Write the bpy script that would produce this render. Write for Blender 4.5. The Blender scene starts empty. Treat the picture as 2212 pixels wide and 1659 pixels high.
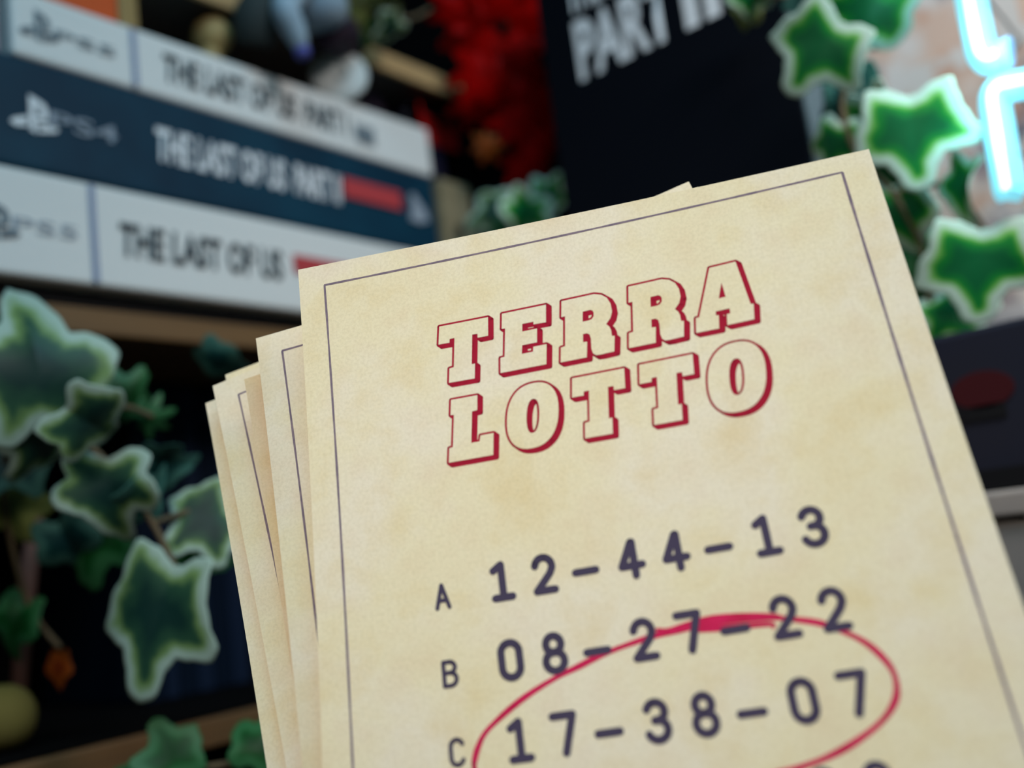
import bpy, bmesh, math, random
from mathutils import Vector, Matrix
import numpy as np

random.seed(7)
S = bpy.context.scene
COL = S.collection

# ------------------------------------------------------------------ camera
# rows: camera right / down / forward in world axes (X along the shelf, Y into the shelf, Z up)
R = np.array([[0.63887269, -0.75885664, -0.12633057],
              [0.04658951, 0.20207588, -0.97826067],
              [0.76788796, 0.61909835, 0.16445868]])
F_PX, CX, CY = 2147.757, 1106.0, 829.5
RIGHT, DOWN, FWD = (Vector(R[i]) for i in range(3))
UP = -DOWN
cam_data = bpy.data.cameras.new('camera')
cam = bpy.data.objects.new('camera', cam_data)
COL.objects.link(cam)
m = Matrix.Identity(4)
for r_ in range(3):
    m[r_][0], m[r_][1], m[r_][2] = RIGHT[r_], UP[r_], -FWD[r_]
cam.matrix_world = m
cam_data.sensor_width = 36.0
cam_data.lens = F_PX / 2212 * 36.0
cam_data.clip_start = 0.01
cam_data.dof.use_dof = True
cam_data.dof.focus_distance = 0.156
cam_data.dof.aperture_fstop = cam_data.lens / 4.0      # 4.0 mm pupil
cam_data.dof.aperture_blades = 0
S.camera = cam

# ------------------------------------------------------------------ world, lights, exposure
S.view_settings.view_transform = 'Standard'
S.view_settings.look = 'None'
S.view_settings.gamma = 1.0
S.view_settings.use_curve_mapping = False
S.view_settings.exposure = 0.0
w = bpy.data.worlds.new('world'); S.world = w
w.use_nodes = True
w.node_tree.nodes['Background'].inputs[0].default_value = (0.55, 0.85, 1.0, 1)
w.node_tree.nodes['Background'].inputs[1].default_value = 0.03

def area(name, loc, target, size, power, color, spread=180):
    d = bpy.data.lights.new(name, 'AREA'); d.energy = power; d.color = color
    d.shape = 'RECTANGLE'; d.size = size[0]; d.size_y = size[1]; d.spread = math.radians(spread)
    o = bpy.data.objects.new(name, d); COL.objects.link(o)
    o.location = loc
    o.rotation_euler = (Vector(target) - Vector(loc)).to_track_quat('-Z', 'Y').to_euler()
    return o
area('wall_fill', (0.17, -0.16, 0.30), (0.31, 0.06, 0.10), (0.10, 0.10), 0.38, (1.0, 0.90, 0.86), 100)  # added fill, no visible source: brightens and warms the brick wall and ivy
P_T = FWD * 0.15
area('ticket_key', (-FWD * 0.04 + UP * 0.17 - RIGHT * 0.13)[:], (P_T - UP * 0.042 + RIGHT * 0.025)[:], (0.08, 0.08), 0.119, (1.0, 0.915, 0.83), 75)  # added key light close to the tickets, no visible source
area('cool_overhead_fill', (-0.10, -0.30, 0.75), (0.22, 0.22, 0.1), (0.45, 0.45), 3.7, (0.34, 0.75, 1.0))  # added cool fill from overhead, no visible source: lights the spines

# ------------------------------------------------------------------ pixel helpers
def ray(x, y):
    return Vector(R.T @ np.array([(x - CX) / F_PX, (y - CY) / F_PX, 1.0]))
def at(x, y, depth): return ray(x, y) * depth
def onX(x, y, X):
    d = ray(x, y); return d * (X / d.x)
def onY(x, y, Y):
    d = ray(x, y); return d * (Y / d.y)

# ------------------------------------------------------------------ materials
def srgb(r, g, b):
    f = lambda c: (c / 255) / 12.92 if c / 255 <= 0.04045 else ((c / 255 + 0.055) / 1.055) ** 2.4
    return (f(r), f(g), f(b), 1)
def mat(name, color, rough=0.6, noise=None, spec=0.4, emit=None, bump=0.0):
    """plain principled material; noise = (scale, second colour, low, high)"""
    M = bpy.data.materials.new(name); M.use_nodes = True
    nt = M.node_tree; b = nt.nodes['Principled BSDF']
    b.inputs['Base Color'].default_value = color
    b.inputs['Roughness'].default_value = rough
    b.inputs['Specular IOR Level'].default_value = spec
    if noise:
        tc = nt.nodes.new('ShaderNodeTexCoord'); n = nt.nodes.new('ShaderNodeTexNoise')
        n.inputs['Scale'].default_value = noise[0]; n.inputs['Detail'].default_value = 5
        cr = nt.nodes.new('ShaderNodeValToRGB')
        cr.color_ramp.elements[0].color = color; cr.color_ramp.elements[1].color = noise[1]
        cr.color_ramp.elements[0].position = noise[2]; cr.color_ramp.elements[1].position = noise[3]
        nt.links.new(tc.outputs['Object'], n.inputs['Vector'])
        nt.links.new(n.outputs['Fac'], cr.inputs['Fac'])
        nt.links.new(cr.outputs['Color'], b.inputs['Base Color'])
        if bump:
            bp = nt.nodes.new('ShaderNodeBump'); bp.inputs['Strength'].default_value = bump
            bp.inputs['Distance'].default_value = 0.001
            nt.links.new(n.outputs['Fac'], bp.inputs['Height'])
            nt.links.new(bp.outputs['Normal'], b.inputs['Normal'])
    if emit:
        b.inputs['Emission Color'].default_value = emit[0]
        b.inputs['Emission Strength'].default_value = emit[1]
    return M

def paper_material(name='aged_paper', tint=(1, 1, 1, 1)):
    M = bpy.data.materials.new(name); M.use_nodes = True
    nt = M.node_tree; N = nt.nodes; L = nt.links; b = N['Principled BSDF']
    b.inputs['Roughness'].default_value = 0.85
    b.inputs['Specular IOR Level'].default_value = 0.15
    uv = N.new('ShaderNodeUVMap'); uv.uv_map = 'sheet'
    def noise(scale, detail, rough=0.5):
        n = N.new('ShaderNodeTexNoise'); n.inputs['Scale'].default_value = scale
        n.inputs['Detail'].default_value = detail; n.inputs['Roughness'].default_value = rough
        L.new(uv.outputs['UV'], n.inputs['Vector']); return n
    def ramp(src, stops):
        c = N.new('ShaderNodeValToRGB'); e = c.color_ramp.elements
        while len(e) < len(stops): e.new(0.5)
        for el, (p, col) in zip(e, stops): el.position = p; el.color = col
        L.new(src, c.inputs['Fac']); return c
    a = ramp(noise(3.2, 4).outputs['Fac'], [(0.30, srgb(227, 212, 176)), (0.45, srgb(229, 216, 182)), (0.58, srgb(230, 218, 194)), (0.72, srgb(227, 212, 181))])
    c = ramp(noise(7.5, 5, 0.6).outputs['Fac'], [(0.32, srgb(248, 241, 226)), (0.50, srgb(255, 255, 255)), (0.68, srgb(250, 244, 241))])
    g = ramp(noise(160, 3, 0.7).outputs['Fac'], [(0.30, srgb(232, 230, 224)), (0.6, srgb(255, 255, 255))])
    m1 = N.new('ShaderNodeMixRGB'); m1.blend_type = 'MULTIPLY'; m1.inputs[0].default_value = 0.8
    L.new(a.outputs[0], m1.inputs[1]); L.new(c.outputs[0], m1.inputs[2])
    m2 = N.new('ShaderNodeMixRGB'); m2.blend_type = 'MULTIPLY'; m2.inputs[0].default_value = 0.55
    L.new(m1.outputs[0], m2.inputs[1]); L.new(g.outputs[0], m2.inputs[2])
    m3 = N.new('ShaderNodeMixRGB'); m3.blend_type = 'MULTIPLY'; m3.inputs[0].default_value = 1.0
    m3.inputs[2].default_value = tint; L.new(m2.outputs[0], m3.inputs[1])
    L.new(m3.outputs[0], b.inputs['Base Color'])
    bp = N.new('ShaderNodeBump'); bp.inputs['Strength'].default_value = 0.25; bp.inputs['Distance'].default_value = 0.00006
    L.new(noise(190, 4, 0.65).outputs['Fac'], bp.inputs['Height']); L.new(bp.outputs['Normal'], b.inputs['Normal'])
    return M

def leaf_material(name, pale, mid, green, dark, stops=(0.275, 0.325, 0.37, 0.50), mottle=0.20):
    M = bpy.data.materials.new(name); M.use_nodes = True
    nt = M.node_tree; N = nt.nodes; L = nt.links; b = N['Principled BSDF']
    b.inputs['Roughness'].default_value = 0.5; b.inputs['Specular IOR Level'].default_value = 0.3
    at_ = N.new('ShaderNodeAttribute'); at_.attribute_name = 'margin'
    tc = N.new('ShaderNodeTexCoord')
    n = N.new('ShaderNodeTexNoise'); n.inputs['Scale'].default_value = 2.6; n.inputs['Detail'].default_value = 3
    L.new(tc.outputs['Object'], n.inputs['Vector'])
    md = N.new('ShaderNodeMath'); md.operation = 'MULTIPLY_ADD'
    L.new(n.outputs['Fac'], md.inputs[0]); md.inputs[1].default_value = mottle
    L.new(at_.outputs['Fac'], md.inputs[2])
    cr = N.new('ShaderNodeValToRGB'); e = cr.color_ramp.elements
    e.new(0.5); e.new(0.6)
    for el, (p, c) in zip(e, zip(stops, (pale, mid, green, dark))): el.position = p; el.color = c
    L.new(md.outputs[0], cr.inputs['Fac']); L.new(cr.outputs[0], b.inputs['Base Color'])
    return M

def wood_material(name, c1, c2):
    M = bpy.data.materials.new(name); M.use_nodes = True
    nt = M.node_tree; N = nt.nodes; L = nt.links; b = N['Principled BSDF']
    b.inputs['Roughness'].default_value = 0.6
    tc = N.new('ShaderNodeTexCoord'); mp = N.new('ShaderNodeMapping')
    mp.inputs['Scale'].default_value = (6, 90, 90)
    n = N.new('ShaderNodeTexNoise'); n.inputs['Scale'].default_value = 1.5; n.inputs['Detail'].default_value = 6
    cr = N.new('ShaderNodeValToRGB'); cr.color_ramp.elements[0].color = c1; cr.color_ramp.elements[1].color = c2
    cr.color_ramp.elements[0].position = 0.3; cr.color_ramp.elements[1].position = 0.7
    L.new(tc.outputs['Object'], mp.inputs['Vector']); L.new(mp.outputs[0], n.inputs['Vector'])
    L.new(n.outputs['Fac'], cr.inputs['Fac']); L.new(cr.outputs[0], b.inputs['Base Color'])
    return M

def brick_material():
    """whitewashed old brick: bricks pale pink to brown, smeared limewash, dark bare patches"""
    M = bpy.data.materials.new('limewashed_brick'); M.use_nodes = True
    nt = M.node_tree; N = nt.nodes; L = nt.links; b = N['Principled BSDF']
    b.inputs['Roughness'].default_value = 0.9
    tc = N.new('ShaderNodeTexCoord'); mp = N.new('ShaderNodeMapping')
    mp.inputs['Rotation'].default_value = (0, math.radians(90), math.radians(90))
    L.new(tc.outputs['Object'], mp.inputs['Vector'])
    br = N.new('ShaderNodeTexBrick'); br.inputs['Scale'].default_value = 9.0
    br.inputs['Color1'].default_value = srgb(205, 170, 150); br.inputs['Color2'].default_value = srgb(196, 182, 172)
    br.inputs['Mortar'].default_value = srgb(200, 195, 190); br.inputs['Mortar Size'].default_value = 0.03
    L.new(mp.outputs[0], br.inputs['Vector'])
    def layer(prev, scale, lo, hi, col):
        n = N.new('ShaderNodeTexNoise'); n.inputs['Scale'].default_value = scale; n.inputs['Detail'].default_value = 5
        L.new(tc.outputs['Object'], n.inputs['Vector'])
        r = N.new('ShaderNodeValToRGB'); r.color_ramp.elements[0].position = lo; r.color_ramp.elements[1].position = hi
        L.new(n.outputs['Fac'], r.inputs['Fac'])
        mx = N.new('ShaderNodeMixRGB'); L.new(r.outputs[0], mx.inputs[0]); L.new(prev, mx.inputs[1]); mx.inputs[2].default_value = col
        return mx.outputs[0]
    o = layer(br.outputs['Color'], 42, 0.48, 0.62, srgb(206, 200, 196))
    o = layer(o, 33, 0.55, 0.68, srgb(84, 70, 92))
    o = layer(o, 60, 0.56, 0.70, srgb(190, 140, 112))
    L.new(o, b.inputs['Base Color'])
    return M

M_paper = paper_material()
M_paperb = paper_material('browned_paper', (0.90, 0.80, 0.68, 1))
M_red = mat('title_red_ink', srgb(160, 24, 48), 0.8, spec=0.1)
M_ink = mat('grey_violet_ink', srgb(70, 62, 82), 0.85, spec=0.1)
M_line = mat('faded_violet_line_ink', srgb(112, 98, 112), 0.85, (900, srgb(140, 122, 128), 0.4, 0.75), spec=0.1)
M_pen = mat('crimson_marker_ink', srgb(206, 32, 84), 0.75, (500, srgb(190, 26, 70), 0.4, 0.7), spec=0.15)
M_white = mat('white_case_plastic', srgb(232, 232, 228), 0.35)
M_dark = mat('deep_teal_case_print', srgb(6, 46, 66), 0.55, (40, srgb(10, 60, 80), 0.35, 0.7), spec=0.2)
M_black = mat('black_plastic', srgb(10, 10, 14), 0.6, spec=0.15)
M_boxb = mat('black_card', srgb(5, 9, 18), 0.75, spec=0.08)
M_boxs = mat('lit_card_edge', srgb(88, 108, 116), 0.6)
M_tdark = mat('dark_title_ink', srgb(22, 42, 52), 0.6)
M_tgrey = mat('mid_grey_ink', srgb(112, 124, 132), 0.6)
M_tlight = mat('white_title_ink', srgb(236, 238, 240), 0.6)
M_tgl = mat('pale_grey_ink', srgb(150, 160, 172), 0.6)
M_bar = mat('coral_red_print', srgb(188, 62, 66), 0.6)
M_fold = mat('blue_grey_fold_print', srgb(140, 152, 180), 0.5)
M_oak = wood_material('oak_board', srgb(176, 142, 96), srgb(202, 168, 118))
M_oakd = wood_material('dark_brown_board', srgb(92, 64, 34), srgb(120, 86, 48))  # darker brown than the strip on the top board
M_boards = wood_material('underside_shade_board', srgb(26, 20, 16), srgb(36, 28, 20))
M_backp = mat('shade_black_panel', srgb(7, 7, 9), 0.9, spec=0.05)
M_wall = brick_material()
M_wallb = mat('unlit_wall_dark', srgb(20, 20, 24), 0.9, (20, srgb(28, 28, 32), 0.3, 0.7))  # darkness of the unlit back wall put into its colour
M_floor = mat('dark_floorboards', srgb(30, 25, 22), 0.7, (12, srgb(42, 34, 28), 0.3, 0.7))
M_leafR = leaf_material('variegated_ivy', srgb(196, 226, 208), srgb(132, 204, 96), srgb(22, 140, 50), srgb(4, 100, 54), (0.215, 0.265, 0.315, 0.44))
M_leafL = leaf_material('variegated_ivy_dimmed', srgb(160, 184, 170), srgb(112, 144, 84), srgb(40, 78, 56), srgb(14, 50, 44), (0.235, 0.325, 0.40, 0.56), 0.36)  # same ivy, the dimmer light on it put into duller colours
M_leafG = leaf_material('plain_ivy', srgb(44, 100, 58), srgb(20, 86, 38), srgb(10, 72, 26), srgb(8, 60, 22))
M_leafO = leaf_material('olive_leaf', srgb(128, 138, 76), srgb(118, 128, 66), srgb(96, 110, 56), srgb(80, 96, 48))
M_leafT = leaf_material('teal_leaf', srgb(62, 110, 100), srgb(40, 90, 84), srgb(18, 66, 64), srgb(12, 56, 58))
M_leafRed = leaf_material('red_maple', srgb(158, 2, 1), srgb(152, 2, 1), srgb(140, 1, 1), srgb(112, 1, 1))
M_leafRed.node_tree.nodes['Principled BSDF'].inputs['Specular IOR Level'].default_value = 0.05
M_leafOr = leaf_material('orange_maple', srgb(150, 72, 18), srgb(146, 68, 14), srgb(130, 54, 12), srgb(118, 44, 10))
M_stem = mat('brown_wire_stem', srgb(96, 82, 58), 0.7)
M_neonw = mat('neon_diffuser_glow', srgb(240, 255, 255), 0.4, emit=((0.86, 1.0, 1.0, 1), 1.5))
M_neonc = mat('neon_cyan_jacket_glow', srgb(120, 220, 245), 0.4, emit=((0.24, 0.76, 0.92, 1), 0.90))
M_neont = mat('neon_dim_tip', srgb(150, 200, 245), 0.4, emit=((0.25, 0.62, 0.95, 1), 0.75))
M_clip = mat('clear_grey_clip', srgb(150, 160, 165), 0.3)
M_equip = mat('navy_black_box', srgb(24, 27, 42), 0.7, (18, srgb(30, 29, 38), 0.35, 0.7), spec=0.15)
M_emb = mat('dull_red_emblem', srgb(60, 18, 22), 0.8, spec=0.1)
M_plinth = mat('limed_board', srgb(172, 158, 148), 0.8, (30, srgb(150, 140, 134), 0.35, 0.7))
M_orange = mat('orange_card', srgb(212, 84, 20), 0.6)
M_tan = mat('tan_card', srgb(158, 130, 80), 0.7)
M_bone = mat('bone_resin', srgb(176, 150, 96), 0.6, (60, srgb(112, 82, 46), 0.4, 0.7))
M_plum = mat('plum_cloth', srgb(44, 32, 50), 0.8)
M_greyg = mat('dark_green_grey_cloth', srgb(46, 56, 56), 0.8)
M_ice = mat('ice_blue_cloth', srgb(160, 184, 200), 0.7, (40, srgb(122, 146, 164), 0.35, 0.7))
M_viol = mat('violet_tip', srgb(88, 92, 168), 0.7)
M_disc = mat('chalk_white_disc', srgb(206, 214, 212), 0.6)
M_discg = mat('grey_swirl_print', srgb(158, 172, 172), 0.6)
M_pale = mat('pale_pink_grey_card', srgb(168, 152, 160), 0.7)
M_navy = mat('navy_case', srgb(20, 18, 42), 0.5)
M_lred = mat('red_label', srgb(196, 14, 10), 0.6)
M_lgrey = mat('grey_label', srgb(120, 124, 140), 0.6)
M_stone = mat('weathered_beige_wood', srgb(150, 138, 108), 0.8, (70, srgb(120, 108, 80), 0.35, 0.7))
M_knot = mat('dark_knot', srgb(48, 40, 28), 0.8)
M_blue = mat('midnight_blue_cloth', srgb(9, 22, 38), 0.8, spec=0.1)
M_blue2 = mat('slate_blue_cloth', srgb(22, 34, 54), 0.8, spec=0.1)
M_yell = mat('olive_yellow_wool', srgb(116, 104, 50), 0.9, (120, srgb(120, 108, 50), 0.35, 0.7))
M_pink = mat('dusty_pink_stick', srgb(110, 76, 66), 0.8)

# ------------------------------------------------------------------ object helpers
def tag(o, label=None, cat=None, group=None, kind=None):
    if label: o['label'] = label
    if cat: o['category'] = cat
    if group: o['group'] = group
    if kind: o['kind'] = kind
    return o
def empty(name, loc):
    o = bpy.data.objects.new(name, None); COL.objects.link(o)
    o.location = loc; o.empty_display_size = 0.01
    return o
def link(name, me, mats, parent=None, world_origin=None):
    """mesh in world coordinates; re-based on the parent's origin, or on world_origin"""
    for mm in (mats if isinstance(mats, (list, tuple)) else [mats]): me.materials.append(mm)
    o = bpy.data.objects.new(name, me); COL.objects.link(o)
    org = Vector(parent.location) if parent is not None else (Vector(world_origin) if world_origin is not None else None)
    if parent is not None and parent.parent is not None:
        p = parent.parent; org = Vector(p.location) + Vector(parent.location)
    if org is not None:
        me.transform(Matrix.Translation(-org))
    if parent is not None: o.parent = parent
    elif org is not None: o.location = org
    return o
def bm_mesh(bm, name, smooth=False):
    bmesh.ops.recalc_face_normals(bm, faces=bm.faces[:])
    me = bpy.data.meshes.new(name); bm.to_mesh(me); bm.free()
    if smooth:
        for p in me.polygons: p.use_smooth = True
    return me
def box_bm(x0, x1, y0, y1, z0, z1, bevel=0.0008, seg=2):
    bm = bmesh.new(); bmesh.ops.create_cube(bm, size=1)
    for v in bm.verts:
        v.co = Vector(((x0 + x1) / 2 + v.co.x * (x1 - x0), (y0 + y1) / 2 + v.co.y * (y1 - y0), (z0 + z1) / 2 + v.co.z * (z1 - z0)))
    if bevel: bmesh.ops.bevel(bm, geom=bm.edges[:], offset=bevel, segments=seg, affect='EDGES', profile=0.5)
    return bm
def box(name, ext, M, parent=None, bevel=0.0008):
    org = None if parent else ((ext[0] + ext[1]) / 2, (ext[2] + ext[3]) / 2, ext[4])
    return link(name, bm_mesh(box_bm(*ext, bevel=bevel), name), M, parent, org)
def tube_bm(pts, rad, n=12, caps=True):
    """round tube along points; rad = number or list"""
    bm = bmesh.new(); P = [Vector(p) for p in pts]; rings = []
    t0 = (P[1] - P[0]).normalized(); a = t0.orthogonal().normalized()
    for i, p in enumerate(P):
        t = (P[min(i + 1, len(P) - 1)] - P[max(i - 1, 0)]).normalized()
        a = (a - t * a.dot(t)).normalized(); b = t.cross(a)
        r = rad[i] if isinstance(rad, (list, tuple)) else rad
        rings.append([bm.verts.new(p + (a * math.cos(2 * math.pi * k / n) + b * math.sin(2 * math.pi * k / n)) * r) for k in range(n)])
    for A, B in zip(rings, rings[1:]):
        for k in range(n): bm.faces.new((A[k], A[(k + 1) % n], B[(k + 1) % n], B[k]))
    if caps: bm.faces.new(rings[0][::-1]); bm.faces.new(rings[-1])
    return bm
def smooth_path(pts, n=10):
    P = [Vector(p) for p in pts]; out = []
    for i in range(len(P) - 1):
        p0, p1, p2, p3 = P[max(i - 1, 0)], P[i], P[i + 1], P[min(i + 2, len(P) - 1)]
        for k in range(n):
            t = k / n
            out.append(0.5 * ((2 * p1) + (p2 - p0) * t + (2 * p0 - 5 * p1 + 4 * p2 - p3) * t * t + (3 * p1 - p0 - 3 * p2 + p3) * t ** 3))
    out.append(P[-1]); return out
def lathe_bm(prof, base, axis=Vector((0, 0, 1)), n=28, squash=1.0):
    bm = bmesh.new(); axis = axis.normalized(); a = axis.orthogonal().normalized(); b = axis.cross(a); rings = []
    for r, h in prof:
        rings.append([bm.verts.new(Vector(base) + axis * h + (a * math.cos(2 * math.pi * k / n) * squash + b * math.sin(2 * math.pi * k / n)) * r) for k in range(n)])
    for A, B in zip(rings, rings[1:]):
        for k in range(n): bm.faces.new((A[k], A[(k + 1) % n], B[(k + 1) % n], B[k]))
    bm.faces.new(rings[0][::-1]); bm.faces.new(rings[-1])
    return bm
def blob_prof(r, h, k=10, pow_=1.0):
    return [(max(r * math.sin(math.pi * (i + 0.15) / (k + 0.3)) ** pow_, 1e-5), h * (1 - math.cos(math.pi * i / k)) / 2) for i in range(k + 1)]

# ------------------------------------------------------------------ setting
def wall(name, ext, M, label):
    o = box(name, ext, M, bevel=0); tag(o, label, 'wall' if 'wall' in name else 'floor', None, 'structure'); return o
wall('wall_right', (0.325, 0.345, -0.45, 0.44, -0.45, 0.60), M_wall, 'old brick wall smeared with pale limewash behind the neon tubes')
wall('wall_back', (-0.45, 0.325, 0.42, 0.44, -0.45, 0.60), M_wallb, 'near-black wall behind the shelves, its unlit tone put into the colour')
wall('floor', (-0.45, 0.345, -0.45, 0.44, -0.47, -0.45), M_floor, 'dark wooden floor below the shelves')

YS = 0.2603                                   # the plane of the case spines
Z_MID, Z_LOW, Z_TOP = 0.0838, -0.0357, 0.2035  # board tops
sh = empty('shelf_unit', (0.08, 0.34, -0.45))
tag(sh, 'open shelf unit of brown boards carrying the stack of cases', 'shelf')
def board(z, y0, M, x1): box('shelf_board', (-0.20, x1, y0, 0.405, z - 0.0080, z), M, sh, 0.0008)
board(Z_TOP, 0.2620, M_boards, 0.3148)  # near-black body: shade of the underside put into the board colour
box('edge_strip', (-0.20, 0.3150, 0.2600, 0.2621, Z_TOP - 0.0081, Z_TOP + 0.0001), M_oak, sh, 0.0004)
board(Z_MID, 0.2640, M_oakd, 0.3200)
board(Z_LOW, 0.2600, M_oakd, 0.3200)
box('back_shade_panel', (-0.20, 0.3200, 0.405, 0.412, -0.10, 0.42), M_backp, sh, 0)  # added black panel: stands in for the unlit depth behind the shelves
for x0 in (-0.195, 0.296):
    box('post', (x0, x0 + 0.015, 0.3985, 0.4045, -0.45, 0.40), M_black, sh, 0.0005)

# ------------------------------------------------------------------ lettering helper
def text_mesh(body, bold=0.0):
    cu = bpy.data.curves.new('lettering', 'FONT'); cu.body = body; cu.size = 1.0; cu.offset = bold
    cu.resolution_u = 3; cu.fill_mode = 'FRONT'
    to = bpy.data.objects.new('lettering', cu); COL.objects.link(to)
    bpy.context.view_layer.update()
    me = bpy.data.meshes.new_from_object(to.evaluated_get(bpy.context.evaluated_depsgraph_get()))
    bpy.data.objects.remove(to); bpy.data.curves.remove(cu)
    return me
def put_text(name, body, p0, px, pz, M, parent, bold=0.02, depth=0.0003):
    """fit text into the parallelogram p0 (bottom start), px (bottom end), pz (top start); a thin raised print"""
    me = text_mesh(body, bold)
    xs = [v.co.x for v in me.vertices]; ys = [v.co.y for v in me.vertices]
    x0, x1, y0, y1 = min(xs), max(xs), min(ys), max(ys)
    p0, ex, ez = Vector(p0), Vector(px) - Vector(p0), Vector(pz) - Vector(p0)
    for v in me.vertices:
        v.co = p0 + ex * ((v.co.x - x0) / (x1 - x0)) + ez * ((v.co.y - y0) / (y1 - y0))
    me.materials.clear()
    return link(name, me, M, parent)
def flat(name, pts, nrm, M, parent, th=0.0003):
    """a thin printed patch: polygon extruded by th along nrm"""
    bm = bmesh.new(); a = [bm.verts.new(p) for p in pts]; b = [bm.verts.new(Vector(p) + Vector(nrm) * th) for p in pts]
    bm.faces.new(a); bm.faces.new(b[::-1])
    for i in range(len(a)): bm.faces.new((a[i], a[(i + 1) % len(a)], b[(i + 1) % len(a)], b[i]))
    return link(name, bm_mesh(bm, name), M, parent)

# ------------------------------------------------------------------ the stack of cases
def case(label, x0, x1, z0, z1, M):
    c = empty('game_case', ((x0 + x1) / 2, YS + 0.065, z0))
    tag(c, label, 'game case', 'cases stacked on the middle board')
    bm = box_bm(x0, x1, YS, YS + 0.132, z0, z1, 0.0014, 3)
    link('case_shell', bm_mesh(bm, 'case_shell'), M, c)
    return c
YP = YS - 0.00045
def sx(px, py): return onY(px, py, YP)
def maker_logo(c, px, py, s, M):
    """the upright letter with a flattened S lying round its foot"""
    b = sx(px, py); X = Vector((1, 0, 0)); Z = Vector((0, 0, 1))
    def P(u, v): return b + X * (u * s) + Z * (v * s)
    bm = bmesh.new()
    def poly(pts): bm.faces.new([bm.verts.new(P(*q)) for q in pts])
    poly([(-0.12, -0.55), (0.08, -0.62), (0.08, 0.55), (-0.12, 0.62)])
    poly([(0.08, 0.55), (0.08, 0.30), (0.22, 0.24), (0.22, -0.05), (0.08, -0.02), (0.08, -0.18), (0.38, -0.12), (0.46, 0.05), (0.44, 0.28), (0.36, 0.42)])
    poly([(-0.18, -0.10), (-0.62, -0.28), (-0.72, -0.42), (-0.55, -0.52), (-0.18, -0.45), (-0.18, -0.32), (-0.44, -0.38), (-0.18, -0.26)])
    poly([(0.14, -0.22), (0.55, -0.20), (0.78, -0.32), (0.70, -0.44), (0.14, -0.58), (0.14, -0.44), (0.52, -0.36), (0.14, -0.34)])
    link('maker_logo', bm_mesh(bm, 'maker_logo'), M, c)
def spine_text(c, name, body, xl, xr, yt, yb, M, bold=0.02):
    """height from the pixels at the start of the line, run along the spine to pixel column xr"""
    p0 = sx(xl, yb); p1 = sx(xl, yt)
    pr = sx(xr, yb); k = 1.0
    for _ in range(12):                       # follow the spine: same height above the shelf at the far end
        d = sx(xr, yb + k) ; e = d.z - p0.z
        k += e * 4000
    pr = sx(xr, yb + k)
    return put_text(name, body, p0, Vector((pr.x, p0.y, p0.z)), p1, M, c, bold)
def bar(c, name, xl, xr, yt, yb, M):
    p0 = sx(xl, yb); p1 = sx(xl, yt)
    xe = sx(xr, (yt + yb) / 2 + 0.28 * (xr - xl)).x
    return flat(name, [(p0.x, p0.y, p0.z), (xe, p0.y, p0.z), (xe, p0.y, p1.z), (p0.x, p0.y, p1.z)], (0, -1, 0), M, c)

box('gap_shade_slab', (0.088, 0.272, YS + 0.006, YS + 0.132, Z_MID + 0.0001, 0.0891), M_black)  # added black slab: stands in for the shadow gap below the stack
tag(bpy.data.objects['gap_shade_slab'], 'thin black slab standing in for the shadow gap under the lowest white case', 'case')
c3 = case('wide white game case with black title, lowest of the stack, on the black shadow-gap slab', 0.0865, 0.2850, 0.0892, 0.1204, M_white)
c2 = case('thick dark teal game case with white title, between the two white cases', 0.0880, 0.2888, 0.1206, 0.1542, M_dark)
c1 = case('slim white game case with black title, topmost of the stack of cases', 0.1204, 0.2895, 0.1544, 0.1757, M_white)
def fold(c, px, py, z0, z1):
    x = sx(px, py).x
    flat('wrap_fold', [(x - 0.0019, YP, z0 + 0.001), (x, YP, z0 + 0.001), (x, YP, z1 - 0.001), (x - 0.0019, YP, z1 - 0.001)], (0, -1, 0), M_fold, c, 0.0002)
fold(c1, 296, 120, 0.1544, 0.1757); fold(c3, 210, 510, 0.0892, 0.1204)
maker_logo(c1, 82, 54, 0.0078, M_tgrey)
spine_text(c1, 'console_name', 'PS5', 118, 250, 62, 84, M_tgrey, 0.01)
spine_text(c1, 'title_lettering', 'THE LAST OF US  PART I', 352, 752, 112, 172, M_tdark, 0.03)
bar(c1, 'studio_emblem', 770, 808, 268, 304, M_tgrey)
maker_logo(c2, 72, 246, 0.0092, M_tlight)
spine_text(c2, 'console_name', 'PS4', 108, 254, 238, 275, M_tgl, 0.01)
spine_text(c2, 'title_lettering', 'THE LAST OF US  PART II', 336, 737, 272, 346, M_tlight, 0.03)
bar(c2, 'edition_bar', 744, 866, 383, 424, M_bar)
e_ = sx(902, 452)
flat('studio_emblem', [e_ + Vector((a * 0.0058, 0, b * 0.0058)) for a, b in [(-0.9, -0.9), (0.1, -1.0), (1.0, -0.7), (0.7, 0.1), (0.2, 0.6), (-0.3, 1.1), (-0.7, 0.9), (-0.5, 0.1)]], (0, -1, 0), M_tgl, c2)
maker_logo(c3, -12, 474, 0.0088, M_tgrey)
spine_text(c3, 'console_name', 'PS5', 28, 168, 466, 496, M_tgl, 0.0)
spine_text(c3, 'title_lettering', 'THE LAST OF US', 258, 612, 478, 552, M_tdark, 0.03)
bar(c3, 'edition_bar', 636, 800, 550, 588, M_bar)

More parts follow.
